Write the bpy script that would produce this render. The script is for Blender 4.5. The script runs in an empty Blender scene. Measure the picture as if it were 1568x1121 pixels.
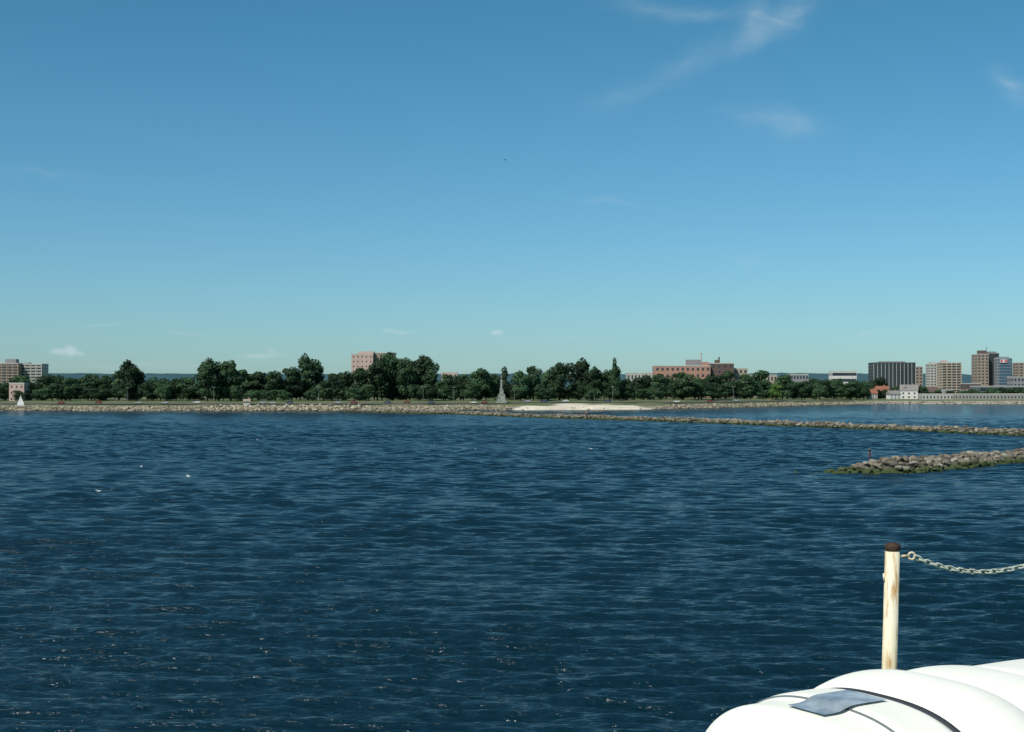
import bpy, bmesh, math, random
import numpy as np
from mathutils import Vector, Matrix, noise as mnoise
random.seed(7); rng=np.random.default_rng(7)
scene=bpy.context.scene
EYE=12.0; F=2178.0
def X(px,d): return (px-784.0)/F*d          # survey bearing -> metres east
def Z(py,d): return EYE+(598.0-py)/F*d      # survey elevation -> metres up
def link(o,parent=None):
    scene.collection.objects.link(o)
    if parent: o.parent=parent
    return o
def empty(name,loc=(0,0,0),rz=0):
    e=bpy.data.objects.new(name,None); e.location=loc; e.rotation_euler=(0,0,rz); e.empty_display_size=0.5
    scene.collection.objects.link(e); return e
# ---------------- materials
def mat(name,col,rough=0.8,var=0.0,vscale=1.0,metal=0.0,attr=None,bump=0.0,spec=0.3,col2=None,detail=4):
    m=bpy.data.materials.new(name); m.use_nodes=True; nt=m.node_tree; b=nt.nodes['Principled BSDF']
    b.inputs['Roughness'].default_value=rough; b.inputs['Metallic'].default_value=metal
    b.inputs['Specular IOR Level'].default_value=spec
    tc=nt.nodes.new('ShaderNodeNewGeometry')
    nz=nt.nodes.new('ShaderNodeTexNoise'); nz.inputs['Scale'].default_value=vscale; nz.inputs['Detail'].default_value=detail
    nt.links.new(tc.outputs['Position'],nz.inputs['Vector'])
    mp=nt.nodes.new('ShaderNodeMapRange'); mp.inputs['From Min'].default_value=0.3; mp.inputs['From Max'].default_value=0.7
    nt.links.new(nz.outputs['Fac'],mp.inputs['Value'])
    mx=nt.nodes.new('ShaderNodeMix'); mx.data_type='RGBA'
    c2=col2 if col2 else tuple(c*(1-var) for c in col)
    mx.inputs[6].default_value=(*col,1); mx.inputs[7].default_value=(*c2,1)
    nt.links.new(mp.outputs[0],mx.inputs[0]); out=mx.outputs[2]
    if attr:
        a=nt.nodes.new('ShaderNodeAttribute'); a.attribute_name=attr
        m2=nt.nodes.new('ShaderNodeMix'); m2.data_type='RGBA'; m2.blend_type='MULTIPLY'; m2.inputs[0].default_value=1
        nt.links.new(out,m2.inputs[6]); nt.links.new(a.outputs['Color'],m2.inputs[7]); out=m2.outputs[2]
    nt.links.new(out,b.inputs['Base Color'])
    if bump>0:
        bp=nt.nodes.new('ShaderNodeBump'); bp.inputs['Distance'].default_value=bump
        nt.links.new(nz.outputs['Fac'],bp.inputs['Height']); nt.links.new(bp.outputs[0],b.inputs['Normal'])
    return m
def mesh_np(name,V,Fc,mats=None,cols=None,mi=None,smooth=False):
    V=np.asarray(V,dtype=np.float32); Fc=np.asarray(Fc,dtype=np.int32); k=Fc.shape[1]
    me=bpy.data.meshes.new(name); me.vertices.add(len(V)); me.vertices.foreach_set('co',V.ravel())
    me.loops.add(Fc.size); me.loops.foreach_set('vertex_index',Fc.ravel())
    me.polygons.add(len(Fc)); me.polygons.foreach_set('loop_start',np.arange(0,Fc.size,k,dtype=np.int32))
    me.polygons.foreach_set('loop_total',np.full(len(Fc),k,dtype=np.int32))
    if mi is not None: me.polygons.foreach_set('material_index',np.asarray(mi,dtype=np.int32))
    me.polygons.foreach_set('use_smooth',np.full(len(Fc),smooth))
    me.update(calc_edges=True)
    if cols is not None:
        ca=me.color_attributes.new('col','FLOAT_COLOR','POINT')
        c=np.ones((len(V),4),dtype=np.float32); c[:,:3]=cols; ca.data.foreach_set('color',c.ravel())
    for m in (mats or []): me.materials.append(m)
    return me
def bm_obj(name,build,mats,parent=None,smooth=False,loc=(0,0,0)):
    bm=bmesh.new(); build(bm); me=bpy.data.meshes.new(name); bm.to_mesh(me); bm.free()
    for m in mats: me.materials.append(m)
    if smooth:
        for p in me.polygons: p.use_smooth=True
    o=bpy.data.objects.new(name,me); o.location=loc; return link(o,parent)
def box(bm,x0,x1,y0,y1,z0,z1,mi=0):
    r=bmesh.ops.create_cube(bm,size=1.0)
    bmesh.ops.scale(bm,vec=(x1-x0,y1-y0,z1-z0),verts=r['verts'])
    bmesh.ops.translate(bm,vec=((x0+x1)/2,(y0+y1)/2,(z0+z1)/2),verts=r['verts'])
    for f in {f for v in r['verts'] for f in v.link_faces}: f.material_index=mi
    return r['verts']
def cone(bm,p0,p1,r0,r1,seg=8,mi=0):
    p0=Vector(p0);p1=Vector(p1);d=p1-p0
    r=bmesh.ops.create_cone(bm,cap_ends=True,segments=seg,radius1=r0,radius2=r1,depth=d.length)
    M=Matrix.Translation((p0+p1)/2)@d.to_track_quat('Z','Y').to_matrix().to_4x4()
    bmesh.ops.transform(bm,matrix=M,verts=r['verts'])
    for f in {f for v in r['verts'] for f in v.link_faces}: f.material_index=mi
    return r['verts']

# ---------------- camera
cd=bpy.data.cameras.new('camera'); cam=bpy.data.objects.new('camera',cd); scene.collection.objects.link(cam)
cd.sensor_width=36; cd.lens=F/1568*36; cd.clip_start=0.05; cd.clip_end=60000
cam.location=(0,0,EYE); cam.rotation_euler=(math.radians(90)+math.atan(37.5/F),0,0)
scene.camera=cam
# ---------------- light
AZ=math.radians(222); EL=math.radians(48)
sd=Vector((math.sin(AZ)*math.cos(EL),math.cos(AZ)*math.cos(EL),math.sin(EL)))
sl=bpy.data.lights.new('sun','SUN'); sl.energy=4.7; sl.angle=math.radians(0.5); sl.color=(1,0.94,0.83)
so=bpy.data.objects.new('sun',sl); so.rotation_euler=sd.to_track_quat('Z','Y').to_euler(); so.location=(-50,-50,100); scene.collection.objects.link(so)
w=bpy.data.worlds.new('World'); scene.world=w; w.use_nodes=True; nt=w.node_tree; N=nt.nodes; L=nt.links
bg=N['Background']; bg.inputs['Strength'].default_value=0.1
sky=N.new('ShaderNodeTexSky'); sky.sky_type='NISHITA'; sky.sun_disc=False; sky.sun_elevation=EL; sky.sun_rotation=AZ
sky.air_density=1.0; sky.dust_density=0.4; sky.ozone_density=2.0; sky.altitude=0
tc=N.new('ShaderNodeTexCoord'); sx=N.new('ShaderNodeSeparateXYZ'); L.new(tc.outputs['Generated'],sx.inputs[0])
tr=N.new('ShaderNodeMapRange'); tr.inputs['From Min'].default_value=0.0; tr.inputs['From Max'].default_value=0.25; L.new(sx.outputs['Z'],tr.inputs['Value'])
tm=N.new('ShaderNodeMix'); tm.data_type='RGBA'; L.new(tr.outputs[0],tm.inputs[0]); tm.inputs[6].default_value=(0.53,0.81,1.03,1); tm.inputs[7].default_value=(0.33,0.79,0.89,1)
tint=N.new('ShaderNodeMix'); tint.data_type='RGBA'; tint.blend_type='MULTIPLY'; tint.inputs[0].default_value=1
L.new(tm.outputs[2],tint.inputs[7]); L.new(sky.outputs[0],tint.inputs[6])
# clouds, laid out by compass bearing and elevation
def M(op,a,b=None,clamp=False):
    n=N.new('ShaderNodeMath'); n.operation=op; n.use_clamp=clamp
    for i,v in enumerate([a,b]):
        if v is None: continue
        if isinstance(v,(int,float)): n.inputs[i].default_value=v
        else: L.new(v,n.inputs[i])
    return n.outputs[0]
ym=M('MAXIMUM',sx.outputs['Y'],0.05)
u=M('DIVIDE',sx.outputs['X'],ym); v=M('DIVIDE',sx.outputs['Z'],ym)
cx=N.new('ShaderNodeCombineXYZ'); L.new(u,cx.inputs[0]); L.new(v,cx.inputs[1])
wn=N.new('ShaderNodeTexNoise'); wn.inputs['Scale'].default_value=26; wn.inputs['Detail'].default_value=4; L.new(cx.outputs[0],wn.inputs['Vector'])
vs=N.new('ShaderNodeVectorMath'); vs.operation='SUBTRACT'; L.new(wn.outputs['Color'],vs.inputs[0]); vs.inputs[1].default_value=(0.5,0.5,0.5)
def warped(k):
    a=N.new('ShaderNodeVectorMath'); a.operation='SCALE'; L.new(vs.outputs[0],a.inputs[0]); a.inputs['Scale'].default_value=k
    b=N.new('ShaderNodeVectorMath'); b.operation='ADD'; L.new(cx.outputs[0],b.inputs[0]); L.new(a.outputs[0],b.inputs[1]); return b.outputs[0]
wc=warped(0.026); wc2=warped(0.010)
total=None
clouds=[(1040,16,180,26,-8,.32,0),(1152,34,85,38,66,.34,0),(1185,40,110,36,33,.30,0),(1225,14,80,46,35,.22,0),(1060,95,220,36,24,.17,0),(940,150,100,34,20,.09,0),
(1185,182,130,36,-8,.24,0),(1222,195,70,42,20,.18,0),(1558,128,65,34,-35,.30,0),(930,306,80,11,-4,.15,0),(1140,393,60,12,-2,.18,0),
(60,262,110,11,-4,.10,0),
(90,539,20,8,0,1.0,1),(108,536,16,12,0,1.3,1),(122,540,12,6,0,.7,1),(400,544,55,6,3,.6,1),(415,536,14,6,0,.55,1),(605,509,44,5,-2,.6,1),(760,512,14,6,0,1.1,1),(1326,508,18,5,0,.5,1),
(150,500,60,4,0,.25,1),(285,510,50,4,0,.2,1),(850,520,90,5,0,.2,1),(690,560,160,9,0,.2,1),(230,560,200,9,0,.2,1)]
for (px,py,hl,hw,an,st,kind) in clouds:
    mp=N.new('ShaderNodeMapping'); mp.vector_type='TEXTURE'
    mp.inputs['Location'].default_value=((px-784)/F,(598-py)/F,0); mp.inputs['Rotation'].default_value=(0,0,math.radians(an))
    mp.inputs['Scale'].default_value=(hl/F,hw/F,1); L.new(wc2 if kind else wc,mp.inputs['Vector'])
    g=N.new('ShaderNodeTexGradient'); g.gradient_type='QUADRATIC_SPHERE'; L.new(mp.outputs[0],g.inputs[0])
    if kind: val=M('MULTIPLY',M('MULTIPLY',g.outputs['Fac'],2.2,True),st*0.6)
    else: val=M('MULTIPLY',g.outputs['Fac'],st)
    total=val if total is None else M('ADD',total,val)
sm=N.new('ShaderNodeMapping'); sm.inputs['Rotation'].default_value=(0,0,-0.5); sm.inputs['Scale'].default_value=(22,110,1); L.new(wc,sm.inputs['Vector'])
sn=N.new('ShaderNodeTexNoise'); sn.inputs['Scale'].default_value=1; sn.inputs['Detail'].default_value=4; sn.inputs['Roughness'].default_value=.6; L.new(sm.outputs[0],sn.inputs['Vector'])
mr=N.new('ShaderNodeMapRange'); mr.inputs['From Min'].default_value=0.3; mr.inputs['From Max'].default_value=0.7; mr.inputs['To Min'].default_value=0.35; L.new(sn.outputs['Fac'],mr.inputs['Value'])
front=M('GREATER_THAN',sx.outputs['Y'],0.06)
fac=M('MULTIPLY',M('MULTIPLY',total,mr.outputs[0]),front,True)
cm=N.new('ShaderNodeMix'); cm.data_type='RGBA'; L.new(fac,cm.inputs[0]); L.new(tint.outputs[2],cm.inputs[6]); cm.inputs[7].default_value=(5.8,7.0,7.6,1)
L.new(cm.outputs[2],bg.inputs['Color'])
w.cycles.sampling_method='MANUAL'; w.cycles.sample_map_resolution=256
scene.view_settings.view_transform='Standard'; scene.view_settings.look='None'; scene.view_settings.exposure=0

# ---------------- water
rows=list(np.linspace(-220,36,12)); d=40.0
while d<20000:
    rows.append(d)
    if d<420: d+=min(0.5,max(0.09,d*d/45000))
    else: d+=0.5*(d/420)**2.0 if d<1400 else d*0.06
rows=np.array(rows); NC=860
tc_=np.linspace(-0.40,0.40,NC); side=0.40+np.cumsum(np.linspace(0.01,0.55,18))
ts=np.concatenate([-side[::-1],tc_,side]); coarse=np.concatenate([np.zeros(18),np.ones(NC),np.zeros(18)])
Y,T=np.meshgrid(rows,ts,indexing='ij'); C=np.broadcast_to(coarse,Y.shape)
Xw=T*np.maximum(Y,40)
sp=np.gradient(rows)[:,None]
Zw=np.zeros_like(Y); DX=np.zeros_like(Y); DY=np.zeros_like(Y)
n=110
lam=np.exp(rng.uniform(math.log(0.5),math.log(5.5),n)); wd=math.radians(-94)
rowsel=(rows>39)&(rows<2500); Ys=Y[rowsel]; Xs=Xw[rowsel]; sps=sp[rowsel]
gust=0.95+0.22*np.sin(Xs*0.031+Ys*0.017)*np.sin(Ys*0.043-Xs*0.011+1.0)+0.17*np.sin(Xs*0.09+2)*np.sin(Ys*0.12+Xs*0.05)
az=np.zeros_like(Ys);ax=az.copy();ay=az.copy()
for i in range(n):
    l=lam[i]; k=2*math.pi/l; th=wd+rng.normal(0,0.29)
    slope=0.040*(1.0 if l<3.2 else (3.2/l)**1.1)
    A=slope/k; 
    wgt=np.clip((l/sps-2.0)/2.0,0,1)*gust
    ph=k*(math.cos(th)*Xs+math.sin(th)*Ys)+rng.uniform(0,6.283)
    c=np.cos(ph); s=np.sin(ph)
    az+=A*wgt*c; ax-=A*wgt*s*math.cos(th)*0.45; ay-=A*wgt*s*math.sin(th)*0.45
Cs=C[rowsel]
Zw[rowsel]=az*Cs; DX[rowsel]=ax*Cs; DY[rowsel]=ay*Cs
V=np.stack([Xw+DX,Y+DY,Zw],-1).reshape(-1,3)
nr,nc=Y.shape; idx=np.arange(nr*nc).reshape(nr,nc)
Q=np.stack([idx[:-1,:-1],idx[:-1,1:],idx[1:,1:],idx[1:,:-1]],-1).reshape(-1,4)
wm=bpy.data.materials.new('sea_water'); wm.use_nodes=True; wt=wm.node_tree; b=wt.nodes['Principled BSDF']
b.inputs['Roughness'].default_value=0.12; b.inputs['IOR'].default_value=1.33; b.inputs['Base Color'].default_value=(0.003,0.018,0.029,1)
b.inputs['Specular IOR Level'].default_value=0.28
gm=wt.nodes.new('ShaderNodeNewGeometry')
def wnoise(scale,dist,prev=None,sy=1.0,det=3):
    mp=wt.nodes.new('ShaderNodeMapping'); mp.inputs['Scale'].default_value=(1,sy,1); wt.links.new(gm.outputs['Position'],mp.inputs['Vector'])
    nz=wt.nodes.new('ShaderNodeTexNoise'); nz.inputs['Scale'].default_value=scale; nz.inputs['Detail'].default_value=det
    wt.links.new(mp.outputs[0],nz.inputs['Vector'])
    bp=wt.nodes.new('ShaderNodeBump'); bp.inputs['Distance'].default_value=dist; bp.inputs['Strength'].default_value=1
    wt.links.new(nz.outputs['Fac'],bp.inputs['Height'])
    if prev: wt.links.new(prev,bp.inputs['Normal'])
    return bp.outputs[0]
b1=wnoise(1.3,0.30,None,2.8,4)
wt.links.new(b1,b.inputs['Normal'])
o=link(bpy.data.objects.new('sea_water',mesh_np('sea_water',V,Q,[wm],smooth=True)))

# ---------------- land
sxp=np.array([-6000,-2000,-700,-303,-200,-108,-60,6,83,140,208,331,448,900,6000.]); syp=np.array([1100,900,850,843,838,832,858,871,901,968,1080,1265,1250,1230,1300.])
def SY(x): return np.interp(x,sxp,syp)
prof_s=np.array([-6,0,4,10,30,60,150,1000,9000.]); 
def GZ(x,s):
    a=np.interp(s,prof_s,[-2,-0.1,1.3,2.2,3.0,5.3,5.8,7,9]); r=np.interp(s,prof_s,[-2,-0.1,1.0,1.8,2.6,3.4,4.5,7,9])
    bch=np.interp(s,prof_s,[-2,0,0.6,1.5,3.7,5.3,5.8,7,9])
    t=np.clip((x-180)/120,0,1); z=a*(1-t)+r*t
    tb=np.clip(1-np.abs(x-48)/60*1.0,0,1); tb=np.clip(tb*3,0,1); return z*(1-tb)+bch*tb
gx=np.concatenate([np.linspace(-6000,-700,30)[:-1],np.linspace(-700,900,520),np.linspace(900,6000,30)[1:]])
gs=np.array([-6,-2,0,1.5,3,4.5,6,8,10,13,16,20,24,28,33,38,44,50,60,75,90,120,150,200,300,450,700,1000,1600,2500,4000,6000,9000.])
S,GX=np.meshgrid(gs,gx,indexing='ij'); GYv=SY(GX)+S
jit=np.array([[mnoise.noise(Vector((a*0.05,b_*0.08,0))) for a,b_ in zip(r1,r2)] for r1,r2 in zip(GX,S)])
GZv=GZ(GX,S)+jit*0.35*np.clip(S/10,0,1)
GYv=GYv+jit*2.0*(S<30)
sand=np.array([0.66,0.60,0.48]); grass=np.array([0.075,0.115,0.04]); dry=np.array([0.20,0.19,0.11]); dirt=np.array([0.26,0.235,0.18])
isr=np.clip((GX-300)/30,0,1)
g=np.clip((S-10)/8,0,1)[...,None]*np.ones(3)
m_=np.clip(jit*1.6+0.45,0,1)[...,None]
gcol=grass*(1-m_*0.55)+dry*m_*0.55
cols=dirt*(1-g)+gcol*g
bw=30*np.clip(1-np.abs(GX-46)/46,0,1)**0.5+jit*8+1
gb=(np.clip((bw-S)/4,0,1)*(np.abs(GX-46)<46))[...,None]; cols=cols*(1-gb)+sand*(0.95+0.2*jit[...,None])*gb
rr=(isr*np.clip(1-(S-20)/20,0,1))[...,None]; cols=cols*(1-rr)+np.array([0.34,0.31,0.25])*rr
gr=(np.exp(-((GX-235)/45)**2)*(S<26))[...,None]; cols=cols*(1-gr)+np.array([0.10,0.18,0.04])*gr
nr,nc=GX.shape; idx=np.arange(nr*nc).reshape(nr,nc)
Q=np.stack([idx[:-1,:-1],idx[:-1,1:],idx[1:,1:],idx[1:,:-1]],-1).reshape(-1,4)
mg=mat('shore_ground',(1.1,1.1,1.1),0.95,attr='col',var=0.3,vscale=0.35,detail=6)
link(bpy.data.objects.new('shore_ground',mesh_np('shore_ground',np.stack([GX,GYv,GZv],-1).reshape(-1,3),Q,[mg],cols=cols.reshape(-1,3),smooth=True)))
def ribbon(name,x0,x1,s0,s1,zoff,m,h=None,n=160):
    xs=np.linspace(x0,x1,n); bm=bmesh.new(); prev=None
    for x in xs:
        y0=SY(x)+s0; y1=SY(x)+s1; z0=float(GZ(x,s0)); z1=float(GZ(x,s1))
        if h is None: vs_=[bm.verts.new((x,y0,z0+zoff)),bm.verts.new((x,y1,z1+zoff))]
        else: 
            t=max(z0,z1)+h; vs_=[bm.verts.new((x,y0,z0-0.5)),bm.verts.new((x,y0,t)),bm.verts.new((x,y1,t)),bm.verts.new((x,y1,z1-0.5))]
        if prev:
            for i in range(len(vs_)-1): bm.faces.new((prev[i],vs_[i],vs_[i+1],prev[i+1]))
        prev=vs_
    me=bpy.data.meshes.new(name); bm.normal_update(); bm.to_mesh(me); bm.free(); me.materials.append(m)
    return link(bpy.data.objects.new(name,me))
m_conc=mat('wall_stone',(0.40,0.37,0.29),0.9,var=0.5,vscale=0.5)
m_road=mat('asphalt',(0.10,0.10,0.10),0.9,var=0.2)
ribbon('sea_wall',-900,-12,11,12,0,m_conc,h=0.6); ribbon('sea_wall',96,300,11,12,0,m_conc,h=0.6)
ribbon('shore_road',-900,300,34,42,0.35,m_road)
# ---------------- hills
hx=np.linspace(-5200,5200,420); hy=np.linspace(4300,8300,26); HY,HX=np.meshgrid(hy,hx,indexing='ij')
HZ=np.zeros_like(HX)
for i in range(HX.shape[0]):
    for j in range(HX.shape[1]):
        p=Vector((HX[i,j]*0.0007,HY[i,j]*0.0006,3)); 
        e=math.sin(math.pi*min(1,(HY[i,j]-4300)/2500)*0.5+0.0)
        HZ[i,j]=5+e*(84+22*mnoise.noise(p)+10*mnoise.noise(p*5)+5*mnoise.noise(p*22)+3.5*mnoise.noise(p*60))
nr,nc=HX.shape; idx=np.arange(nr*nc).reshape(nr,nc)
Q=np.stack([idx[:-1,:-1],idx[:-1,1:],idx[1:,1:],idx[1:,:-1]],-1).reshape(-1,4)
mh=mat('hazed_hill_forest',(0.035,0.08,0.10),1.0,col2=(0.06,0.12,0.14),vscale=0.02,spec=0.0,detail=8)  # bluish distance haze is put into the forest colour
link(bpy.data.objects.new('distant_hills',mesh_np('distant_hills',np.stack([HX,HY,HZ],-1).reshape(-1,3),Q,[mh])))

# ---------------- rocks
def ico(sub):
    bm=bmesh.new(); bmesh.ops.create_icosphere(bm,subdivisions=sub,radius=1); bm.verts.ensure_lookup_table()
    v=np.array([v.co[:] for v in bm.verts]); f=np.array([[q.index for q in t.verts] for t in bm.faces]); bm.free(); return v,f
def rocks(name,pts,size,colf,m,sub=2,parent=None):
    bv,bf=ico(sub); Vs=[];Fs=[];Cs=[];off=0
    tem=[]
    for _ in range(14):
        v=bv.copy(); 
        for _k in range(9):
            nrm=rng.normal(size=3); nrm/=np.linalg.norm(nrm); dd=rng.uniform(0.45,0.8)
            pr=v@nrm; ex=np.clip(pr-dd,0,None); v-=ex[:,None]*nrm
        v+=rng.normal(0,0.03,v.shape); tem.append(v)
    for i,p in enumerate(pts):
        t=tem[rng.integers(14)]; a=rng.uniform(0,6.28); bb=rng.uniform(-0.5,0.5)
        Ra=np.array([[math.cos(a),-math.sin(a),0],[math.sin(a),math.cos(a),0],[0,0,1]]); Rb=np.array([[1,0,0],[0,math.cos(bb),-math.sin(bb)],[0,math.sin(bb),math.cos(bb)]])
        s=size*rng.uniform(0.5,1.4)*np.array([1.25,0.95,0.75])*rng.uniform(0.8,1.2,3)
        q=(t*s)@(Ra@Rb).T+np.array(p); Vs.append(q); Fs.append(bf+off); off+=len(q)
        Cs.append(np.tile(colf(p),(len(q),1)))
    return link(bpy.data.objects.new(name,mesh_np(name,np.concatenate(Vs),np.concatenate(Fs),[m],cols=np.concatenate(Cs))),parent)
def rockmat(name,algae):
    m=mat(name,(1,1,1),0.9,var=0.45,vscale=1.3,attr='col',bump=0.15,detail=8); nt=m.node_tree; b=nt.nodes['Principled BSDF']
    src=b.inputs['Base Color'].links[0].from_socket
    g=nt.nodes.new('ShaderNodeNewGeometry'); s=nt.nodes.new('ShaderNodeSeparateXYZ'); nt.links.new(g.outputs['Position'],s.inputs[0])
    nz=nt.nodes.new('ShaderNodeTexNoise'); nz.inputs['Scale'].default_value=0.6; nt.links.new(g.outputs['Position'],nz.inputs['Vector'])
    ad=nt.nodes.new('ShaderNodeMath'); ad.operation='MULTIPLY_ADD'; nt.links.new(nz.outputs['Fac'],ad.inputs[0]); ad.inputs[1].default_value=-1.6; nt.links.new(s.outputs['Z'],ad.inputs[2])
    r=nt.nodes.new('ShaderNodeMapRange'); r.inputs['From Min'].default_value=algae-1.0; r.inputs['From Max'].default_value=algae-0.55; r.inputs['To Min'].default_value=1; r.inputs['To Max'].default_value=0; nt.links.new(ad.outputs[0],r.inputs['Value'])
    x=nt.nodes.new('ShaderNodeMix'); x.data_type='RGBA'; nt.links.new(r.outputs[0],x.inputs[0]); nt.links.new(src,x.inputs[6]); x.inputs[7].default_value=(0.045,0.065,0.022,1)
    nt.links.new(x.outputs[2],b.inputs['Base Color']); return m
mr1=rockmat('breakwater_rock',0.72); mr2=rockmat('breakwater_rock_far',0.6); mr3=rockmat('riprap_rock',0.3)
def rc(p):
    base=np.array([0.21,0.185,0.14]) if rng.random()<0.75 else np.array([0.30,0.28,0.23])
    return base*rng.uniform(0.45,1.35)
def path_pts(P,n):
    P=np.array(P,float); sl_=np.r_[0,np.cumsum(np.linalg.norm(np.diff(P,axis=0),axis=1))]
    t=np.linspace(0,sl_[-1],n); x=np.interp(t,sl_,P[:,0]); y=np.interp(t,sl_,P[:,1]); 
    tx=np.gradient(x);ty=np.gradient(y); l=np.hypot(tx,ty); return x,y,-ty/l,tx/l,t,sl_[-1]
def breakwater(name,P,half,H,count,size,m,tip=0,tiph=6,sub=2):
    e=empty(name,(0,0,0))
    x,y,nx,ny,t,Lg=path_pts(P,400)
    def hh(t_): 
        k=np.clip((t_-0)/tiph,0.12,1) if tip else 1.0
        return H*k*(1+0.12*math.sin(t_*0.21)+0.10*math.sin(t_*0.083+1))
    offs=np.array([-1,-0.75,-0.35,0,0.35,0.75,1.0])
    Vv=[]
    for i in range(400):
        for o_ in offs:
            z=(hh(t[i])+0.2)*(1-abs(o_)**1.6)-0.7*abs(o_)-0.25
            Vv.append((x[i]+nx[i]*o_*half,y[i]+ny[i]*o_*half,z))
    idx=np.arange(400*7).reshape(400,7); Q=np.stack([idx[:-1,:-1],idx[1:,:-1],idx[1:,1:],idx[:-1,1:]],-1).reshape(-1,4)
    cc=np.tile([0.10,0.09,0.07],(len(Vv),1))
    link(bpy.data.objects.new('core',mesh_np('core',Vv,Q,[m],cols=cc)),e)
    pts=[]
    for _ in range(count):
        tt=rng.uniform(0,Lg); o_=rng.uniform(-1,1); xx=np.interp(tt,t,x); yy=np.interp(tt,t,y); a=np.interp(tt,t,nx); c=np.interp(tt,t,ny)
        z=hh(tt)*(1-abs(o_)**1.6)-0.15+rng.uniform(-.15,.25)
        pts.append((xx+a*o_*half,yy+c*o_*half,z))
    rocks('boulders',pts,size,rc,m,sub,e); return e
near=[(48.5,212),(51,209.5),(55,209),(62,216),(72,228),(87,246),(112,268),(190,300)]
bk=breakwater('near_breakwater',near,4.0,1.65,3000,0.55,mr1,tip=1,tiph=7)
pts=[(52+rng.normal(0,3.2),207.5+rng.normal(0,1.5),rng.uniform(-.35,0.0)) for _ in range(150)]
rocks('algae_shoal',pts,0.55,lambda p:np.array([0.12,0.17,0.06])*rng.uniform(.6,1.4),mr1,1,bk)
far=[(-95,800),(-60,755),(-28,722),(13,632),(55,562),(92,487),(119,424),(136,378),(165,335),(230,300)]
breakwater('far_breakwater',far,4.4,1.4,4600,0.7,mr2,sub=1)
pts=[]
for _ in range(7500):
    x=rng.uniform(-420,500)
    if 0<x<90 and rng.random()<0.97: continue
    if x>300 and rng.random()<0.6: continue
    s=rng.uniform(-1,11); pts.append((x,SY(x)+s,float(GZ(x,s))+rng.uniform(-.2,.35)))
for _ in range(900):
    x=rng.normal(-135,25); 
    if x>-90: continue
    s=abs(rng.normal(0,7)); pts.append((x,SY(x)+s,float(GZ(x,s))+rng.uniform(0,1.1)))
def rc3(p):
    return np.array([0.34,0.30,0.22])*rng.uniform(0.4,1.5)*(1.3 if p[0]<-85 and p[0]>-180 else 1)
rocks('shore_riprap',pts,0.85,rc3,mr3,1)

# ---------------- trees
def leafmat(name,col,col2):
    m=mat(name,col,0.75,col2=col2,vscale=0.22,spec=0.15); nt=m.node_tree; b=nt.nodes['Principled BSDF']
    src=b.inputs['Base Color'].links[0].from_socket
    oi=nt.nodes.new('ShaderNodeObjectInfo'); r=nt.nodes.new('ShaderNodeMapRange'); r.inputs['To Min'].default_value=0.55; r.inputs['To Max'].default_value=1.6
    nt.links.new(oi.outputs['Random'],r.inputs['Value'])
    v_=nt.nodes.new('ShaderNodeVectorMath'); v_.operation='SCALE'; nt.links.new(src,v_.inputs[0]); nt.links.new(r.outputs[0],v_.inputs['Scale'])
    nt.links.new(v_.outputs[0],b.inputs['Base Color']); return m
ml=leafmat('foliage',(0.021,0.050,0.025),(0.044,0.082,0.036)); ml2=leafmat('foliage_light',(0.09,0.17,0.04),(0.06,0.12,0.03)); mb=mat('bark',(0.06,0.05,0.04),0.95,var=0.3)
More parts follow.
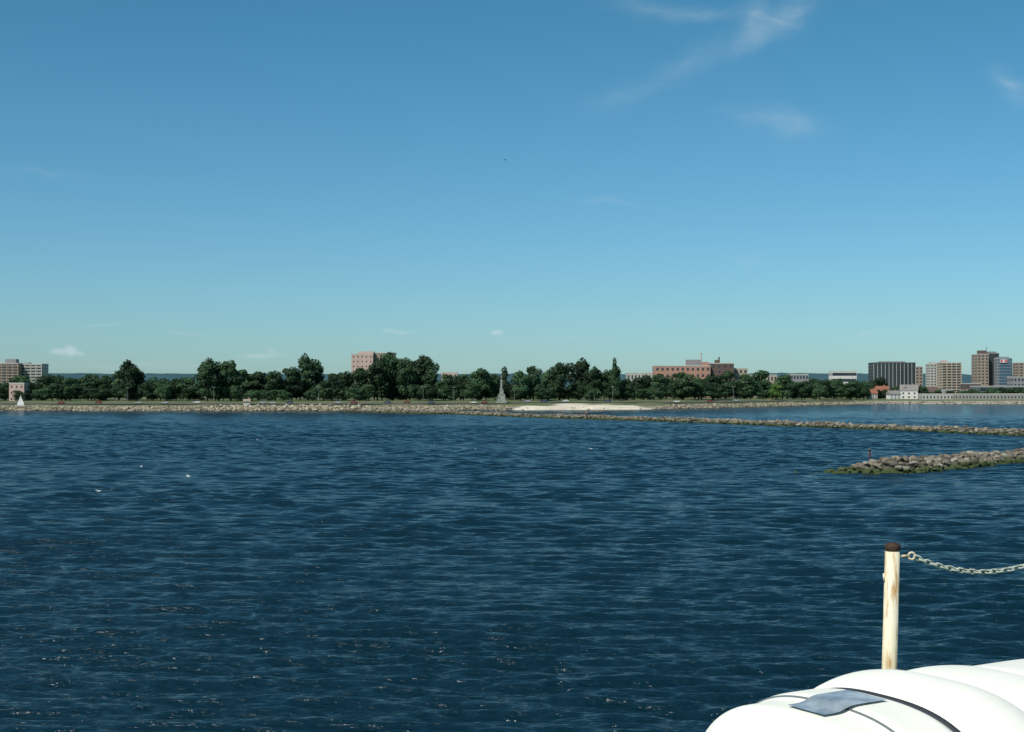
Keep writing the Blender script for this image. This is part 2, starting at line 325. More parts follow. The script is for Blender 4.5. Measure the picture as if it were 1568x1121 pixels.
def tree_mesh(seed,leafm,shape='round',nl=3200):
    r=np.random.default_rng(seed); lobes=[]
    if shape=='round':
        for i in range(17):
            a=r.uniform(0,6.28); h=r.uniform(0.24,0.92); rad=5.0*math.sqrt(max(0.05,1-((h-0.55)/0.45)**2))*r.uniform(0.5,1.0)
            lobes.append((rad*math.cos(a),rad*math.sin(a),20*h-1,r.uniform(1.9,3.2),r.uniform(1.7,2.6)))
        lobes.append((0,0,11,4.2,6)); lobes.append((r.uniform(-1.5,1.5),0,17.6,2.2,2.2))
    elif shape=='low':
        for i in range(16):
            a=r.uniform(0,6.28); h=r.uniform(0.24,0.88); rad=6.5*math.sqrt(max(0.05,1-((h-0.48)/0.6)**2))*r.uniform(0.4,1.0)
            lobes.append((rad*math.cos(a),rad*math.sin(a),20*h-1,r.uniform(2.2,3.6),r.uniform(2.2,3.2)))
        lobes.append((0,0,10,5,6))
    else:
        for i in range(14):
            h=0.2+0.76*i/13; rad=2.6*(1.05-h); a=r.uniform(0,6.28)
            lobes.append((rad*math.cos(a),rad*math.sin(a),20*h,1.2+2.2*(1-h),1.9))
    lobes=np.array(lobes); wts=lobes[:,3]**2; wts/=wts.sum(); li=r.choice(len(lobes),nl,p=wts)
    dn=r.normal(size=(nl,3)); dn/=np.linalg.norm(dn,axis=1)[:,None]
    rr_=r.uniform(0.62,1.12,nl)**0.8; ce=lobes[li,:3]+dn*rr_[:,None]*np.stack([lobes[li,3],lobes[li,3],lobes[li,4]],-1)
    nm=dn+r.normal(0,0.45,(nl,3)); nm/=np.linalg.norm(nm,axis=1)[:,None]
    up=np.cross(nm,r.normal(size=(nl,3))); up/=np.linalg.norm(up,axis=1)[:,None]; rt=np.cross(nm,up)
    sz=r.uniform(0.28,0.72,nl)[:,None]
    q=np.stack([ce-up*sz,ce+rt*sz*0.8,ce+up*sz,ce-rt*sz*0.8],1).reshape(-1,3); fq=np.arange(nl*4).reshape(nl,4)
    bm=bmesh.new(); cone(bm,(0,0,-1),(0,0,9),0.5,0.3,7,1); cone(bm,(0,0,9),(lobes[0][0]*.2,0,16),0.3,0.1,6,1)
    for l in lobes[:9]: cone(bm,(0,0,max(3,l[2]*0.45)),tuple(l[:3]),0.2,0.05,5,1)
    bmesh.ops.triangulate(bm,faces=bm.faces); bm.verts.ensure_lookup_table()
    tv=np.array([v.co[:] for v in bm.verts]); tf=np.array([[x.index for x in f.verts] for f in bm.faces]); bm.free()
    ft=np.concatenate([fq[:,[0,1,2]],fq[:,[0,2,3]]]); V=np.concatenate([q,tv]); Fa=np.concatenate([ft,tf+len(q)])
    mi=np.r_[np.zeros(len(ft)),np.ones(len(tf))]
    return mesh_np('tree_mesh',V,Fa,[leafm,mb],mi=mi)
TR=[tree_mesh(s,ml,nl=3500) for s in range(6)]; TL=[tree_mesh(20+s,ml,'low',3000) for s in range(5)]; TC=[tree_mesh(40,ml,'cone',1800)]; TG=[tree_mesh(50,ml2,'low',2600)]
forest=empty('distant_trees',(0,0,0))
def tree(px,py,wpx,s=None,kind=None,base=None):
    s=s if s is not None else rng.uniform(62,110)
    x=X(px,900); 
    for _ in range(6): d=float(SY(x))+s; x=X(px,d)
    g=float(GZ(x,s))-0.3; h=max(4,Z(py,d)-g); wm_=wpx/F*d
    if kind is None: kind='round' if h/wm_>1.05 else 'low'
    pool={'round':TR,'low':TL,'cone':TC,'green':TG}[kind]; nomw={'round':12.5,'low':16,'cone':7,'green':17}[kind]
    o=bpy.data.objects.new('tree',pool[rng.integers(len(pool))]); o.location=(x,d,g); o.rotation_euler=(0,0,rng.uniform(0,6.28))
    o.scale=(wm_/nomw,wm_/nomw,h/20.3); link(o,forest)
main=[(8,590,30),(45,584,36),(80,584,36),(108,577,34),(135,571,40),(160,573,30),(182,566,28),(197,549,34),(210,562,28),(235,585,30),(262,586,36),(290,576,34),(318,546,40),(335,552,36),(354,549,36),(374,564,34),
(395,567,36),(422,566,34),(447,560,34),(472,540,38),(484,552,28),(508,570,32),(530,567,30),(552,561,36),(578,547,38),(600,537,44),(622,545,32),(643,541,40),(660,548,28),(682,571,30),(705,576,30),(735,562,38),(758,571,26),
(797,566,30),(817,558,28),(838,565,30),(856,553,36),(886,547,42),(908,560,32),(925,565,26),(940,558,24),(960,579,28),(985,573,34),(1012,571,34),(1045,568,38),(1070,576,30),(1092,572,36),(1112,566,30),(1140,571,34),(1163,565,34),
(1205,572,30),(1228,584,26),(1255,578,36),(1280,577,34),(1303,583,28),(1322,588,24)]
for t_ in main: tree(*t_)
tree(1187,585,26,58,'green'); tree(941,550,14,60,'cone'); tree(772,563,20,110,'cone')
for px in np.arange(-60,1335,15.0):
    if 755<px<782: tree(px,rng.uniform(577,583),30,rng.uniform(95,110),'low'); continue
    tree(px+rng.uniform(-6,6),rng.uniform(580,596),rng.uniform(26,40),rng.uniform(62,100),'low')
for px in np.arange(-60,1340,17.0): tree(px+rng.uniform(-8,8),rng.uniform(571,588),rng.uniform(30,44),rng.uniform(130,240))
for px in np.arange(1340,1640,15.0): tree(px+rng.uniform(-5,5),rng.uniform(588,597),rng.uniform(18,30),rng.uniform(90,160),'low')
for px in [-200,-160,-120,-90,-60,-30]: tree(px,rng.uniform(560,580),40)

# ---------------- buildings
def col(n,c,**k): return mat(n,c,0.85,var=0.12,vscale=0.15,**k)
m_win=mat('window_glass',(0.03,0.045,0.055),0.15,spec=0.6); m_roof=col('roof_gravel',(0.22,0.21,0.2)); m_trim=col('trim',(0.50,0.49,0.45))
def building(name,px0,px1,pyt,d,depth,wall,floors,cols_,rot=0,zb=5,style='win',ww=0.5,wh=0.5,pent=None,win=None,par=0.8):
    x0,x1=X(px0,d),X(px1,d); W=x1-x0; H=Z(pyt,d)-zb; cx_=(x0+x1)/2
    e=empty(name,(cx_,d,zb),rot); W=W if rot==0 else (W-depth*abs(math.sin(rot)))/math.cos(rot)
    win=win or m_win
    bm_obj('walls',lambda b:box(b,-W/2,W/2,0,depth,-4,H),[wall],e)
    def rf(b):
        box(b,-W/2-.15,W/2+.15,-.15,.25,H+0.004,H+par); box(b,-W/2-.15,W/2+.15,depth-.25,depth+.15,H+0.004,H+par); box(b,-W/2-.15,-W/2+.25,.252,depth-.252,H+0.004,H+par); box(b,W/2-.25,W/2+.15,.252,depth-.252,H+0.004,H+par)
    bm_obj('roof_parapet',rf,[m_trim if style!='dark' else wall],e)
    fh=H/floors
    def wf(b):
        cw=W/cols_
        for f in range(floors):
            for c in range(cols_):
                xc=-W/2+(c+.5)*cw; zc=f*fh+fh*0.55
                if style=='strip': continue
                box(b,xc-cw*ww/2,xc+cw*ww/2,-0.05,0.3,zc-fh*wh/2,zc+fh*wh/2)
            if style=='strip': box(b,-W/2+.4,W/2-.4,-0.05,0.3,f*fh+fh*0.3,f*fh+fh*0.8)
            ns=max(2,int(depth/5)); sw=depth/ns
            for c in range(ns):
                yc=(c+.5)*sw
                for sgn in(-1,1): box(b,sgn*W/2-0.05,sgn*W/2+0.05,yc-sw*.25,yc+sw*.25,f*fh+fh*.3,f*fh+fh*.8)
    bm_obj('windows',wf,[win],e)
    if style in('balcony','dark'):
        def bf(b):
            cw=W/cols_
            for c in range(cols_+1): box(b,-W/2+c*cw-.2,-W/2+c*cw+.2,-0.7,-0.06,0,H+.3)
            if style=='balcony':
                for f in range(1,floors): box(b,-W/2+.2,W/2-.2,-0.6,-0.07,f*fh-.15,f*fh+.7)
        bm_obj('mullions' if style=='dark' else 'balconies',bf,[m_trim if style=='dark' else wall],e)
    for i,(a,b_,h,mm) in enumerate(pent or []):
        bm_obj('penthouse_%d'%i,lambda b:box(b,-W/2+a*W,-W/2+b_*W,depth*.3,depth*.8,H+.01,H+h),[mm],e)
    return e
c_pink=col('pink_brick',(0.50,0.37,0.32)); c_buff=col('buff_brick',(0.44,0.36,0.28)); c_brick=col('red_brick',(0.40,0.23,0.17)); c_tan=col('tan_brick',(0.31,0.25,0.20)); c_grey=col('grey_concrete',(0.26,0.26,0.27)); c_lt=col('light_concrete',(0.46,0.44,0.40)); c_dk=col('dark_cladding',(0.05,0.055,0.06)); c_dbrick=col('dark_brick',(0.13,0.09,0.08)); c_white=col('white_render',(0.62,0.61,0.58)); c_red=col('red_roof',(0.30,0.12,0.08)); c_ind=col('industrial_grey',(0.16,0.18,0.2)); m_glass=mat('blue_glass',(0.05,0.12,0.18),0.12,spec=0.8)
c_mid=col('stained_concrete',(0.30,0.29,0.26))
building('apartment_tower',-14,28,557,1500,18,c_tan,12,5,style='balcony',pent=[(.45,.85,5,c_grey)])
building('apartment_tower',28,66,558,1510,16,c_lt,11,4,rot=-0.12,style='balcony',ww=.7,pent=[(.1,.3,2,c_grey)])
building('apartment_block',538,571,543,1350,20,c_pink,9,5,rot=0,ww=.3,wh=.3,pent=[(.3,1.0,3.2,c_pink)])
building('apartment_block',571,604,541,1362,22,c_tan,9,4,ww=.4,wh=.4)
building('brick_hospital',1003,1088,561,1250,24,c_brick,5,11,ww=.45,wh=.42,pent=[(.6,.86,6,c_grey),(.86,.99,4,c_brick)])
building('brick_hospital',1088,1124,557,1262,24,c_dbrick,6,4,ww=.35,wh=.4,pent=[(.3,.42,3.5,c_dbrick)])
building('brick_hospital',1124,1145,565,1270,18,c_buff,5,3)
bm_obj('chimney',lambda b:(cone(b,(0,0,0),(0,0,10),0.9,0.7,10),cone(b,(0,0,10.01),(0,0,10.5),0.95,0.95,10)),[m_trim],None,loc=(X(1073,1262),1262,Z(560,1262)+0.8))
bm_obj('chimney',lambda b:(cone(b,(0,0,0),(0,0,5),0.8,0.6,10),cone(b,(0,0,5.01),(0,0,5.4),0.8,0.8,10)),[c_dbrick],None,loc=(X(1101,1275),1275,Z(557,1262)+0.8))
building('low_office',960,1003,572,1280,16,c_lt,3,8,ww=.5)
building('low_office',1148,1190,575,1400,16,c_buff,3,8,ww=.5)
building('low_office',1210,1238,574,1350,16,c_grey,4,6,ww=.6)
building('low_office',1274,1312,569,1900,20,c_white,4,8,style='strip')
building('low_office',676,700,571,1500,14,c_pink,3,4)
building('office_tower',1338,1402,557,1700,26,c_dk,10,11,style='dark',ww=.8,wh=.8,zb=4,par=1.5,pent=[(.2,.8,3,c_grey)])
building('apartment_tower',1402,1413,562,1750,18,c_tan,9,2,zb=4)
building('apartment_tower',1425,1444,558,1800,22,c_lt,12,4,zb=4,pent=[(.2,.8,3,c_lt)])
building('apartment_tower',1443,1472,556,1600,20,c_buff,13,4,style='balcony',ww=.7,zb=4,pent=[(.1,.35,3,c_pink)])
building('office_tower',1497,1514,543,1650,22,c_tan,14,3,zb=4,pent=[(.4,1.0,5,c_dbrick)])
building('office_tower',1514,1530,541,1658,20,c_dk,14,3,zb=4,ww=.8,pent=[(.2,.9,2,c_dk)])
g=building('office_tower',1530,1550,549,1640,20,c_grey,13,5,zb=4,ww=.94,wh=.8,win=m_glass,pent=[(0.1,.9,2,c_ind)])
bm_obj('antenna',lambda b:(cone(b,(0,0,0),(0,0,9),.35,.1,6),box(b,-1,1,-.1,.1,5,5.3)),[c_dk],None,loc=(X(1515,1655),1665,Z(541,1658)+0.5))
mred=mat('sign_red',(0.5,0.05,0.05)); mwh=mat('sign_white',(0.7,0.7,0.7))
e=empty('roof_sign',(X(1537,1639),1639,Z(553,1639)))
bm_obj('panel',lambda b:box(b,-4,4,-.2,.2,-1.8,1.8),[mwh],e); bm_obj('emblem',lambda b:(box(b,-3.6,-1.2,-.32,-.204,-1.2,1.2),box(b,1.0,3.6,-.32,-.204,-1.2,1.2)),[mred],e)
building('apartment_tower',1560,1600,556,1600,20,c_tan,12,5,zb=4)
building('warehouse',1500,1600,592,1420,30,c_ind,2,18,zb=3,style='strip')
building('warehouse',1462,1600,604,1330,16,c_mid,1,26,zb=2.5,ww=.4,wh=.35)
building('warehouse',1412,1460,604,1335,14,c_lt,1,9,zb=2.5,ww=.4,wh=.4)
building('warehouse',1480,1502,588,1500,20,c_dbrick,3,5,zb=3)
building('warehouse',1552,1580,578,1520,20,c_grey,4,5,zb=3)
def house(px,pyt,wpx,d,wall,roofm,zb=3,yaw=0.2):
    W=wpx/F*d; H=(Z(pyt,d)-zb); e=empty('house',(X(px,d),d,zb),yaw); hw=H*0.6; D=W*0.7
    bm_obj('walls',lambda b:box(b,-W/2,W/2,-D/2,D/2,-3,hw),[wall],e)
    def rf(b):
        o_=.5; vs_=[b.verts.new(p) for p in [(-W/2-o_,-D/2-o_,hw),(W/2+o_,-D/2-o_,hw),(W/2+o_,D/2+o_,hw),(-W/2-o_,D/2+o_,hw),(-W/2-o_,0,H),(W/2+o_,0,H)]]
        for f in [(0,1,5,4),(2,3,4,5),(0,4,3),(1,2,5),(3,2,1,0)]: b.faces.new([vs_[i] for i in f])
    bm_obj('roof',rf,[roofm],e)
    def wf(b):
        for s in (-.32,0,.32):
            for zc in (hw*.3,hw*.72): box(b,s*W-W*.05,s*W+W*.05,-D/2-.05,-D/2+.1,zc-hw*.1,zc+hw*.1)
    bm_obj('windows',wf,[m_win],e)
    bm_obj('chimney',lambda b:box(b,W*.2,W*.2+.9,.5,1.4,hw,H+1),[c_brick],e)
house(1350,591,20,1380,c_tan,c_red); house(1392,589,26,1370,c_white,m_roof,yaw=-.3); house(1368,598,18,1350,c_white,m_roof); house(1425,592,20,1400,c_dbrick,c_dbrick); house(1335,596,14,1360,c_lt,c_red)
building('brick_house',14,37,588,905,9,c_pink,3,3,zb=4.5,ww=.3,wh=.35); house(1450,596,20,1370,c_pink,m_roof)
house(1478,597,16,1380,c_white,m_roof); house(378,611,9,868,c_white,c_tan,zb=3.0)

# ---------------- people (skin-grown figures)
m_skin=mat('skin',(0.45,0.28,0.2),0.6); m_navy=mat('navy_cloth',(0.03,0.035,0.06),0.9); m_orange=mat('orange_cloth',(0.6,0.16,0.05),0.9); m_denim=mat('denim',(0.05,0.07,0.12),0.9); m_maroon=mat('maroon_cloth',(0.16,0.03,0.03),0.9); m_hair=mat('hair',(0.02,0.015,0.01),0.8)
def person(name,loc,rz,top,leg):
    J={'pelvis':((0,0,.95),.14,.11),'chest':((0,0,1.3),.17,.12),'neck':((0,.0,1.47),.055,.055),'head':((0,-.01,1.6),.085,.1),'crown':((0,-.01,1.72),.07,.08),
     'shL':((-.19,0,1.42),.065,.065),'elL':((-.27,.02,1.14),.048,.048),'wrL':((-.25,-.1,.9),.033,.033),'haL':((-.24,-.14,.81),.035,.022),
     'shR':((.19,0,1.42),.065,.065),'elR':((.3,-.03,1.16),.048,.048),'wrR':((.22,-.22,1.05),.033,.033),'haR':((.17,-.28,1.04),.035,.022),
     'hiL':((-.1,0,.88),.095,.095),'knL':((-.12,-.04,.5),.065,.065),'anL':((-.13,.02,.1),.045,.045),'toL':((-.15,-.15,.04),.045,.035),
     'hiR':((.1,0,.88),.095,.095),'knR':((.13,-.03,.5),.065,.065),'anR':((.14,.03,.1),.045,.045),'toR':((.17,-.14,.04),.045,.035)}
    ks=list(J); E=[('pelvis','chest'),('chest','neck'),('neck','head'),('head','crown')]
    for s in 'LR': E+=[('chest','sh'+s),('sh'+s,'el'+s),('el'+s,'wr'+s),('wr'+s,'ha'+s),('pelvis','hi'+s),('hi'+s,'kn'+s),('kn'+s,'an'+s),('an'+s,'to'+s)]
    me=bpy.data.meshes.new('body'); me.from_pydata([J[k][0] for k in ks],[(ks.index(a),ks.index(b_)) for a,b_ in E],[])
    e=empty(name,loc,rz); o=bpy.data.objects.new('body',me); link(o,e)
    o.modifiers.new('skin','SKIN'); 
    for i,k in enumerate(ks): me.skin_vertices[0].data[i].radius=(J[k][1],J[k][2]); me.skin_vertices[0].data[i].use_root=(i==0)
    sb=o.modifiers.new('sub','SUBSURF'); sb.levels=2; sb.render_levels=2
    dg=bpy.context.evaluated_depsgraph_get(); m2=bpy.data.meshes.new_from_object(o.evaluated_get(dg)); o.modifiers.clear(); o.data=m2
    m2.materials.clear(); 
    for m in (top,leg,m_skin,m_hair): m2.materials.append(m)
    for p in m2.polygons:
        c=p.center; p.use_smooth=True; i=0
        if c.z<0.97 and abs(c.x)<0.24: i=1
        if c.z>1.47: i=2
        if c.z>1.64 or (c.z>1.55 and c.y>0.03): i=3
        if (abs(c.x)>0.2 and c.z<1.12 and c.z>.7) or (c.y<-.2 and c.z>1): i=2
        p.material_index=i
    return e
person('standing_person',(X(1331,212.5),212.5,1.75),0.6,m_navy,m_maroon)
person('standing_person',(X(897,597),597,1.45),-0.4,m_orange,m_denim)
# ---------------- monument
m_mon=mat('monument_stone',(0.31,0.34,0.30),0.85,var=0.4,vscale=0.8)
md=905; mo=empty('war_monument',(X(768,md),md,4.9))
def mf(b):
    for i,(w_,z0,z1) in enumerate([(6.4,-1,0.5),(5.6,.501,1.0),(4.9,1.001,1.5),(3.4,1.501,4.6),(3.8,4.601,5.0),(2.4,5.001,7.2),(2.7,7.201,7.6)]): box(b,-w_/2,w_/2,-w_/2,w_/2,z0,z1)
    for sx_ in(-1,1):
        for sy_ in(-1,1):
            box(b,sx_*2.05-.35,sx_*2.05+.35,sy_*2.05-.35,sy_*2.05+.35,1.502,3.2); cone(b,(sx_*2.05,sy_*2.05,3.2),(sx_*2.05,sy_*2.05,4.9),.33,.16,8)
    cone(b,(0,0,7.6),(0,0,12.8),.85,.6,14); box(b,-.9,.9,-.9,.9,12.8,13.2); cone(b,(0,0,13.2),(0,0,13.9),.7,.5,12)
bm_obj('pedestal_and_column',mf,[m_mon],mo)
st=person('statue',(0,0,13.9),0,m_mon,m_mon); st.parent=mo; st.scale=(1.7,1.7,1.7)
st.children[0].data.materials.clear(); st.children[0].data.materials.append(m_mon)
for p in st.children[0].data.polygons: p.material_index=0

# ---------------- lamps, cars, boats, birds
m_pole=mat('lamp_pole_metal',(0.22,0.23,0.22),0.5); m_lampg=mat('lamp_glass',(0.6,0.6,0.56),0.3)
def lamp(px,top):
    s=45; x=X(px,880)
    for _ in range(5): d=float(SY(x))+s; x=X(px,d)
    g=float(GZ(x,s)); H=Z(top,d)-g
    e=empty('street_lamp',(x,d,g)); bm_obj('pole',lambda b:cone(b,(0,0,-.3),(0,0,H),.11,.06,8),[m_pole],e)
    bm_obj('arms',lambda b:(cone(b,(-.5,0,H),(.5,0,H),.05,.05,6)),[m_pole],e); bm_obj('luminaires',lambda b:(box(b,-.95,-.45,-.15,.15,H-.05,H+.13),box(b,.45,.95,-.15,.15,H-.05,H+.13)),[m_lampg],e)
for px,t in [(195,594),(327,593),(488,592),(648,592),(695,593),(788,590),(938,592),(1123,592)]: lamp(px,t)
m_tyre=mat('tyre',(0.02,0.02,0.02)); cpaint=[mat('car_paint_'+n,c,0.3,spec=.5) for n,c in [('white',(.65,.65,.62)),('red',(.22,.03,.03)),('silver',(.35,.37,.38)),('blue',(.04,.07,.14)),('tan',(.38,.27,.12))]]
def car(px,s,m,yaw=0):
    x=X(px,880)
    for _ in range(5): d=float(SY(x))+s; x=X(px,d)
    e=empty('parked_car',(x,d,float(GZ(x,s))+.38),yaw)
    def bd(b):
        pr=[(-2.2,.35),(-2.2,.8),(-1.2,.95),(-.6,1.4),(1.0,1.42),(1.6,.98),(2.15,.9),(2.2,.35)]
        A=[b.verts.new((p[0],-.85,p[1])) for p in pr]; B=[b.verts.new((p[0],.85,p[1])) for p in pr]; b.faces.new(A); b.faces.new(B[::-1])
        for i in range(8): b.faces.new((A[i],B[i],B[(i+1)%8],A[(i+1)%8]))
    bm_obj('body',bd,[m],e)
    bm_obj('side_windows',lambda b:[box(b,x0,x1,sg*.855-.01,sg*.855+.01,1.0,1.3) for sg in(-1,1) for x0,x1 in((-.7,.1),(.2,1.0))],[m_win],e)
    bm_obj('wheels',lambda b:[cone(b,(xx,yy-.1,.32),(xx,yy+.1,.32),.32,.32,12) for xx in(-1.35,1.35) for yy in(-.8,.8)],[m_tyre],e)
for i,px in enumerate([92,150,214,250,300,372,402,415,440,520,545,590,618,664,720,742,810,835,870,930,1040,1085,1132,1180]): car(px+rng.uniform(-5,5),rng.choice([36.0,39.5]),cpaint[rng.integers(5)],0)
m_sail=mat('sail_cloth',(.8,.8,.78),.8)
e=empty('sailboat',(X(31,858),858,2.2),0.1)
bm_obj('sail',lambda b:[b.faces.new([b.verts.new(p) for p in pp]) for pp in (((-.1,0,1.2),(2.4,.1,1.3),(0,0,7.2)),((-.2,0,1.2),(-1.8,0,1.1),(-.05,0,6.0)))],[m_sail],e)
bm_obj('mast',lambda b:cone(b,(0,0,.5),(0,0,7.4),.07,.04,6),[m_pole],e)
def hull(b):
    r=bmesh.ops.create_uvsphere(b,u_segments=16,v_segments=8,radius=1)
    for v in r['verts']:
        v.co.z=min(v.co.z,0.15); v.co=Vector((v.co.x*2.8,v.co.y*.9,v.co.z*.7+.8))
bm_obj('hull',hull,[m_sail],e,True)
m_gull=mat('gull_white',(.75,.75,.74),.7)
def gull(px,py):
    d=EYE*F/(py-598); e=empty('seagull',(X(px,d),d,0.0),rng.uniform(0,6.28))
    def bd(b):
        r=bmesh.ops.create_uvsphere(b,u_segments=10,v_segments=8,radius=1)
        for v in r['verts']: v.co=Vector((v.co.x*.26*(1 if v.co.x>0 else 1.3),v.co.y*.1*(1-.3*abs(v.co.x)),v.co.z*.1+.07+0.05*v.co.x**2))
        r=bmesh.ops.create_uvsphere(b,u_segments=8,v_segments=6,radius=.065); bmesh.ops.translate(b,vec=(.26,0,.22),verts=r['verts'])
        cone(b,(.2,0,.1),(.25,0,.22),.06,.045,6); cone(b,(.31,0,.22),(.39,0,.2),.02,.004,5)
    bm_obj('body',bd,[m_gull],e,True)
for p in [(394,674),(217,715),(730,689),(289,730),(152,753),(905,688)]: gull(*p)
e=empty('flying_gull',(X(774,330),330,Z(244,330)),0.9)
bm_obj('wings',lambda b:[b.faces.new([b.verts.new(p) for p in pp]) for pp in (((0,-.1,0),(-.35,-.05,.12),(-.65,.08,.02),(-.35,.12,.1),(0,.12,0)),((0,-.1,0),(.35,-.05,.12),(.65,.08,.02),(.35,.12,.1),(0,.12,0)))],[c_dk],e)
bm_obj('body',lambda b:cone(b,(0,-.25,0),(0,.25,0),.08,.05,8),[c_dk],e)

# ---------------- ferry parts
m_deck=mat('deck_paint',(0.12,0.2,0.16),.7,var=.2); m_hullp=mat('hull_paint',(.7,.7,.68),.5)
fe=empty('ferry_deck',(0,0,0))
bm_obj('deck',lambda b:box(b,-9,6,-6,4.68,10.3,10.4),[m_deck],fe); bm_obj('hull_side',lambda b:box(b,-9,6,-6,4.62,-1,10.296),[m_hullp],fe)
mp_=mat('post_paint',(0.74,0.69,0.54),0.65,vscale=9,col2=(0.66,0.58,0.38)); nt=mp_.node_tree; b=nt.nodes['Principled BSDF']; src=b.inputs['Base Color'].links[0].from_socket
gg=nt.nodes.new('ShaderNodeNewGeometry'); mpp=nt.nodes.new('ShaderNodeMapping'); mpp.inputs['Scale'].default_value=(60,60,9); nt.links.new(gg.outputs['Position'],mpp.inputs['Vector'])
nz=nt.nodes.new('ShaderNodeTexNoise'); nz.inputs['Detail'].default_value=6; nz.inputs['Scale'].default_value=1; nz.inputs['Roughness'].default_value=.65; nt.links.new(mpp.outputs[0],nz.inputs['Vector'])
rmp=nt.nodes.new('ShaderNodeMapRange'); rmp.inputs['From Min'].default_value=.48; rmp.inputs['From Max'].default_value=.66; nt.links.new(nz.outputs['Fac'],rmp.inputs['Value'])
xx=nt.nodes.new('ShaderNodeMix'); xx.data_type='RGBA'; nt.links.new(rmp.outputs[0],xx.inputs[0]); nt.links.new(src,xx.inputs[6]); xx.inputs[7].default_value=(.40,.24,.09,1); nt.links.new(xx.outputs[2],b.inputs['Base Color'])
m_rust=mat('rusted_steel',(.03,.022,.018),.8,col2=(.07,.035,.02),vscale=60,bump=.002)
PD=4.5
def post(x,y,ztop,ch=True):
    e=empty('railing_post',(x,y,10.4))
    h=ztop-10.4
    def bd(b):
        r=bmesh.ops.create_cone(b,cap_ends=True,segments=32,radius1=.0250,radius2=.0228,depth=h-.03)
        bmesh.ops.translate(b,vec=(0,0,(h-.03)/2),verts=r['verts'])
        for v in r['verts']: v.co.x+= (v.co.z-0.8)*0.03
    bm_obj('tube',bd,[mp_],e,False)
    for p in e.children[0].data.polygons: p.use_smooth=len(p.vertices)==4
    tx=(h-.8)*.03
    def cp(b):
        r=bmesh.ops.create_uvsphere(b,u_segments=24,v_segments=12,radius=.0248)
        for v in r['verts']: v.co=Vector((v.co.x+tx,v.co.y,max(-.022,v.co.z*.5 if v.co.z>0 else v.co.z*1.2)+h-.014))
    bm_obj('rusty_cap',cp,[m_rust],e,True)
    def ey(b):
        cone(b,(tx+.02,0,h-.045),(tx+.05,0,h-.045),.005,.004,8)
        for i in range(12):
            a=i/12*6.283; a2=(i+1)/12*6.283; cone(b,(tx+.060+.011*math.cos(a),0,h-.045+.011*math.sin(a)),(tx+.060+.011*math.cos(a2),0,h-.045+.011*math.sin(a2)),.0035,.0035,6)
        cone(b,(tx-.024,0,h-.125),(tx-.028,0,h-.10),.006,.004,8)
    bm_obj('eye_bolt',ey,[mp_],e,True)
    return (x+tx+.070,y,ztop-.048)
a0=post(X(1361,PD)-.0,PD,Z(829,PD)); 
p2x=X(1640,4.62); post(p2x,4.62,Z(822,4.62)); a1=(p2x-.02,4.62,Z(838,4.62))
m_ch=mat('chain_paint',(.52,.58,.50),.5,col2=(.26,.27,.20),vscale=70)
ce=empty('safety_chain',(0,0,0)); A0=Vector(a0); A1=Vector(a1); span=(A1-A0); sag=.062
def cat(t): p=A0+span*t; return p+Vector((0,0,-4*sag*t*(1-t)))
fine=[cat(i/2000) for i in range(2001)]; pitch=.0195; acc=0; nodes=[fine[0]]
for i in range(1,2001):
    acc+=(fine[i]-fine[i-1]).length
    if acc>=pitch: nodes.append(fine[i]); acc=0
def linkmesh(b,c,dirv,roll):
    Lh,Wh,rw=.0098,.0068,.0030; pts_=[]
    for i in range(18):
        a=i/18*6.283; pts_.append(Vector((math.cos(a)*Wh+(Lh*0.6 if math.cos(a)>0 else -Lh*.6),math.sin(a)*Wh,0)))
    zax=dirv.cross(Vector((0,0,1))).normalized(); yax=zax.cross(dirv).normalized(); Rm=Matrix((dirv,yax,zax)).transposed()@Matrix.Rotation(roll,3,'X')
    rings=[]
    for i,p in enumerate(pts_):
        t=(pts_[(i+1)%18]-pts_[i-1]).normalized(); n1=Vector((0,0,1)); n2=t.cross(n1)
        rings.append([b.verts.new(c+Rm@(p+(n1*math.cos(q)+n2*math.sin(q))*rw)) for q in [k*6.283/7 for k in range(7)]])
    for i in range(18):
        for k in range(7): b.faces.new((rings[i][k],rings[i][(k+1)%7],rings[(i+1)%18][(k+1)%7],rings[(i+1)%18][k]))
def chain(b):
    for i in range(len(nodes)-1):
        dv=(nodes[i+1]-nodes[i]).normalized(); linkmesh(b,(nodes[i]+nodes[i+1])/2,dv,(math.pi/2 if i%2 else 0)+.5+random.uniform(-.2,.2))
bm_obj('links',chain,[m_ch],ce,True)
# life-raft canister
m_can=mat('canister_gelcoat',(.86,.86,.77),.6,var=.09,vscale=5,spec=.25,detail=6); m_strap=mat('strap_webbing',(.03,.035,.045),.7); m_seam=mat('seam_sealant',(.14,.16,.17),.6); m_lab=mat('label_plate',(.10,.14,.18),.3,col2=(.42,.48,.52),vscale=16,spec=.6); m_steel=mat('cradle_steel',(.4,.42,.42),.5,metal=.6)
th=math.radians(31); YS=1.25
P0=Vector((X(1292,3.35),3.35+.06,11.262-.30)); 
ca=empty('life_raft_canister',P0,th); ca.scale=(1,YS,1)
straps=[-.035,.135,.385,.62]
def SE(a,n_=2.7): return (abs(math.cos(a))**n_+abs(math.sin(a))**n_)**(-1/n_)
def R_at(s):
    r=.300
    k_=1/(1+math.exp(-(s+.035)/.010)); r-=.014*(1-k_)
    for k in straps[1:]: r-=.010*math.exp(-((s-k)/.02)**2)
    if .135<s<.385: r+=.026*math.sin(math.pi*((s-.135)/.25)**1.3)**.7
    if .385<=s<.62: r+=.014*math.sin(math.pi*(s-.385)/.235)**.7
    e0=-.225; e1=.95; cr=.10
    for ee,sg in((e0,1),(e1,-1)):
        dd=(s-ee)*sg
        if dd<cr: r-= .11*(1-math.sqrt(max(0,1-((cr-dd)/cr)**2)))
    return r
ns=320; ss=np.linspace(-.225,.95,ns); na=128
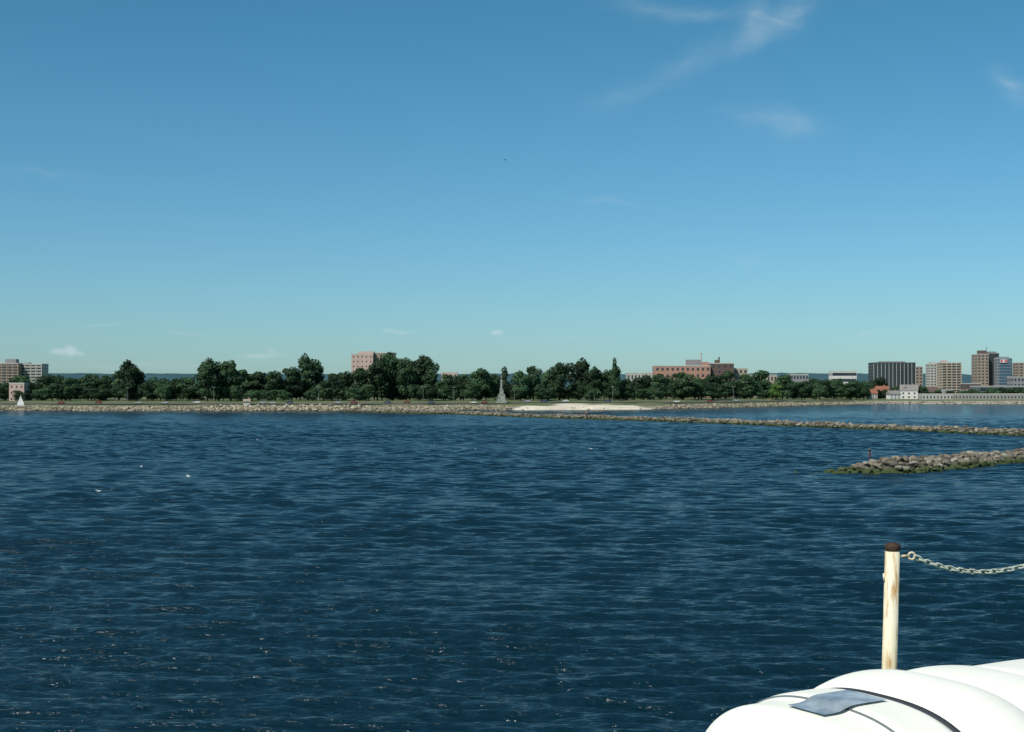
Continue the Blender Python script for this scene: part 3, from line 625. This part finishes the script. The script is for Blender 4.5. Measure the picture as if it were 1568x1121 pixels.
Vv=[]
for s in ss:
    r=R_at(s)
    for k in range(na):
        a=k/na*2*math.pi; q=SE(a)*r; Vv.append((s,q*math.cos(a),q*math.sin(a)))
nb=len(Vv)
idx=np.arange(ns*na).reshape(ns,na); Q=np.stack([idx[:-1],idx[1:],np.roll(idx,-1,1)[1:],np.roll(idx,-1,1)[:-1]],-1).reshape(-1,4)
capV=[];capQ=[]
for s0,ring,dr in ((-.225,0,-1),(.95,ns-1,1)):
    prev=[ring*na+k for k in range(na)]; r=R_at(s0)
    for j,fr in enumerate((.85,.6,.3,.02)):
        cur=[]
        for k in range(na):
            a=k/na*2*math.pi; q=SE(a)*r*fr; cur.append(nb+len(capV)); capV.append((s0+dr*.012*(1-fr*fr),q*math.cos(a),q*math.sin(a)))
        for k in range(na): capQ.append((prev[k],cur[k],cur[(k+1)%na],prev[(k+1)%na]))
        prev=cur
link(bpy.data.objects.new('shell',mesh_np('shell',Vv+capV,np.concatenate([Q,np.array(capQ)]),[m_can],smooth=True)),ca)
def band(b,s0,w_,t_,a0=0,a1=360,n=120,off=0):
    prev=None
    for i in range(n+1):
        a=math.radians(a0+(a1-a0)*i/n); c=[]
        for s in (s0-w_/2,s0+w_/2):
            r=R_at(s)*SE(a)+off
            for dr in (-.004,t_): c.append(b.verts.new((s,(r+dr)*-math.cos(a),(r+dr)*math.sin(a))))
        if prev:
            b.faces.new((prev[1],c[1],c[3],prev[3])); b.faces.new((prev[0],c[0],c[1],prev[1])); b.faces.new((prev[3],c[3],c[2],prev[2]))
        prev=c
bm_obj('straps',lambda b:[band(b,k,w_,.004) for k,w_ in zip(straps[1::2],(.013,.013))],[m_strap],ca,True)
bm_obj('seams',lambda b:[band(b,k,w_,.003) for k,w_ in zip(straps[0::2],(.004,.007))],[m_seam],ca,True)
def lab(b):
    S0=np.linspace(-.10,.10,24); A0_=np.radians(np.linspace(79,98,16)); g_=[[b.verts.new((s+.02*math.sin(3*a),-(R_at(s)*SE(a)+.006)*math.cos(a),(R_at(s)*SE(a)+.006)*math.sin(a))) for a in A0_] for s in S0]
    for i in range(23):
        for j in range(15): b.faces.new((g_[i][j],g_[i+1][j],g_[i+1][j+1],g_[i][j+1]))
bm_obj('label_plate',lab,[m_lab],ca,True)
bm_obj('cradle',lambda b:[box(b,s-.03,s+.03,-.2,.2,10.4-P0.z,-.262) for s in(.0,.6)],[m_steel],ca)
print('built',len(V))
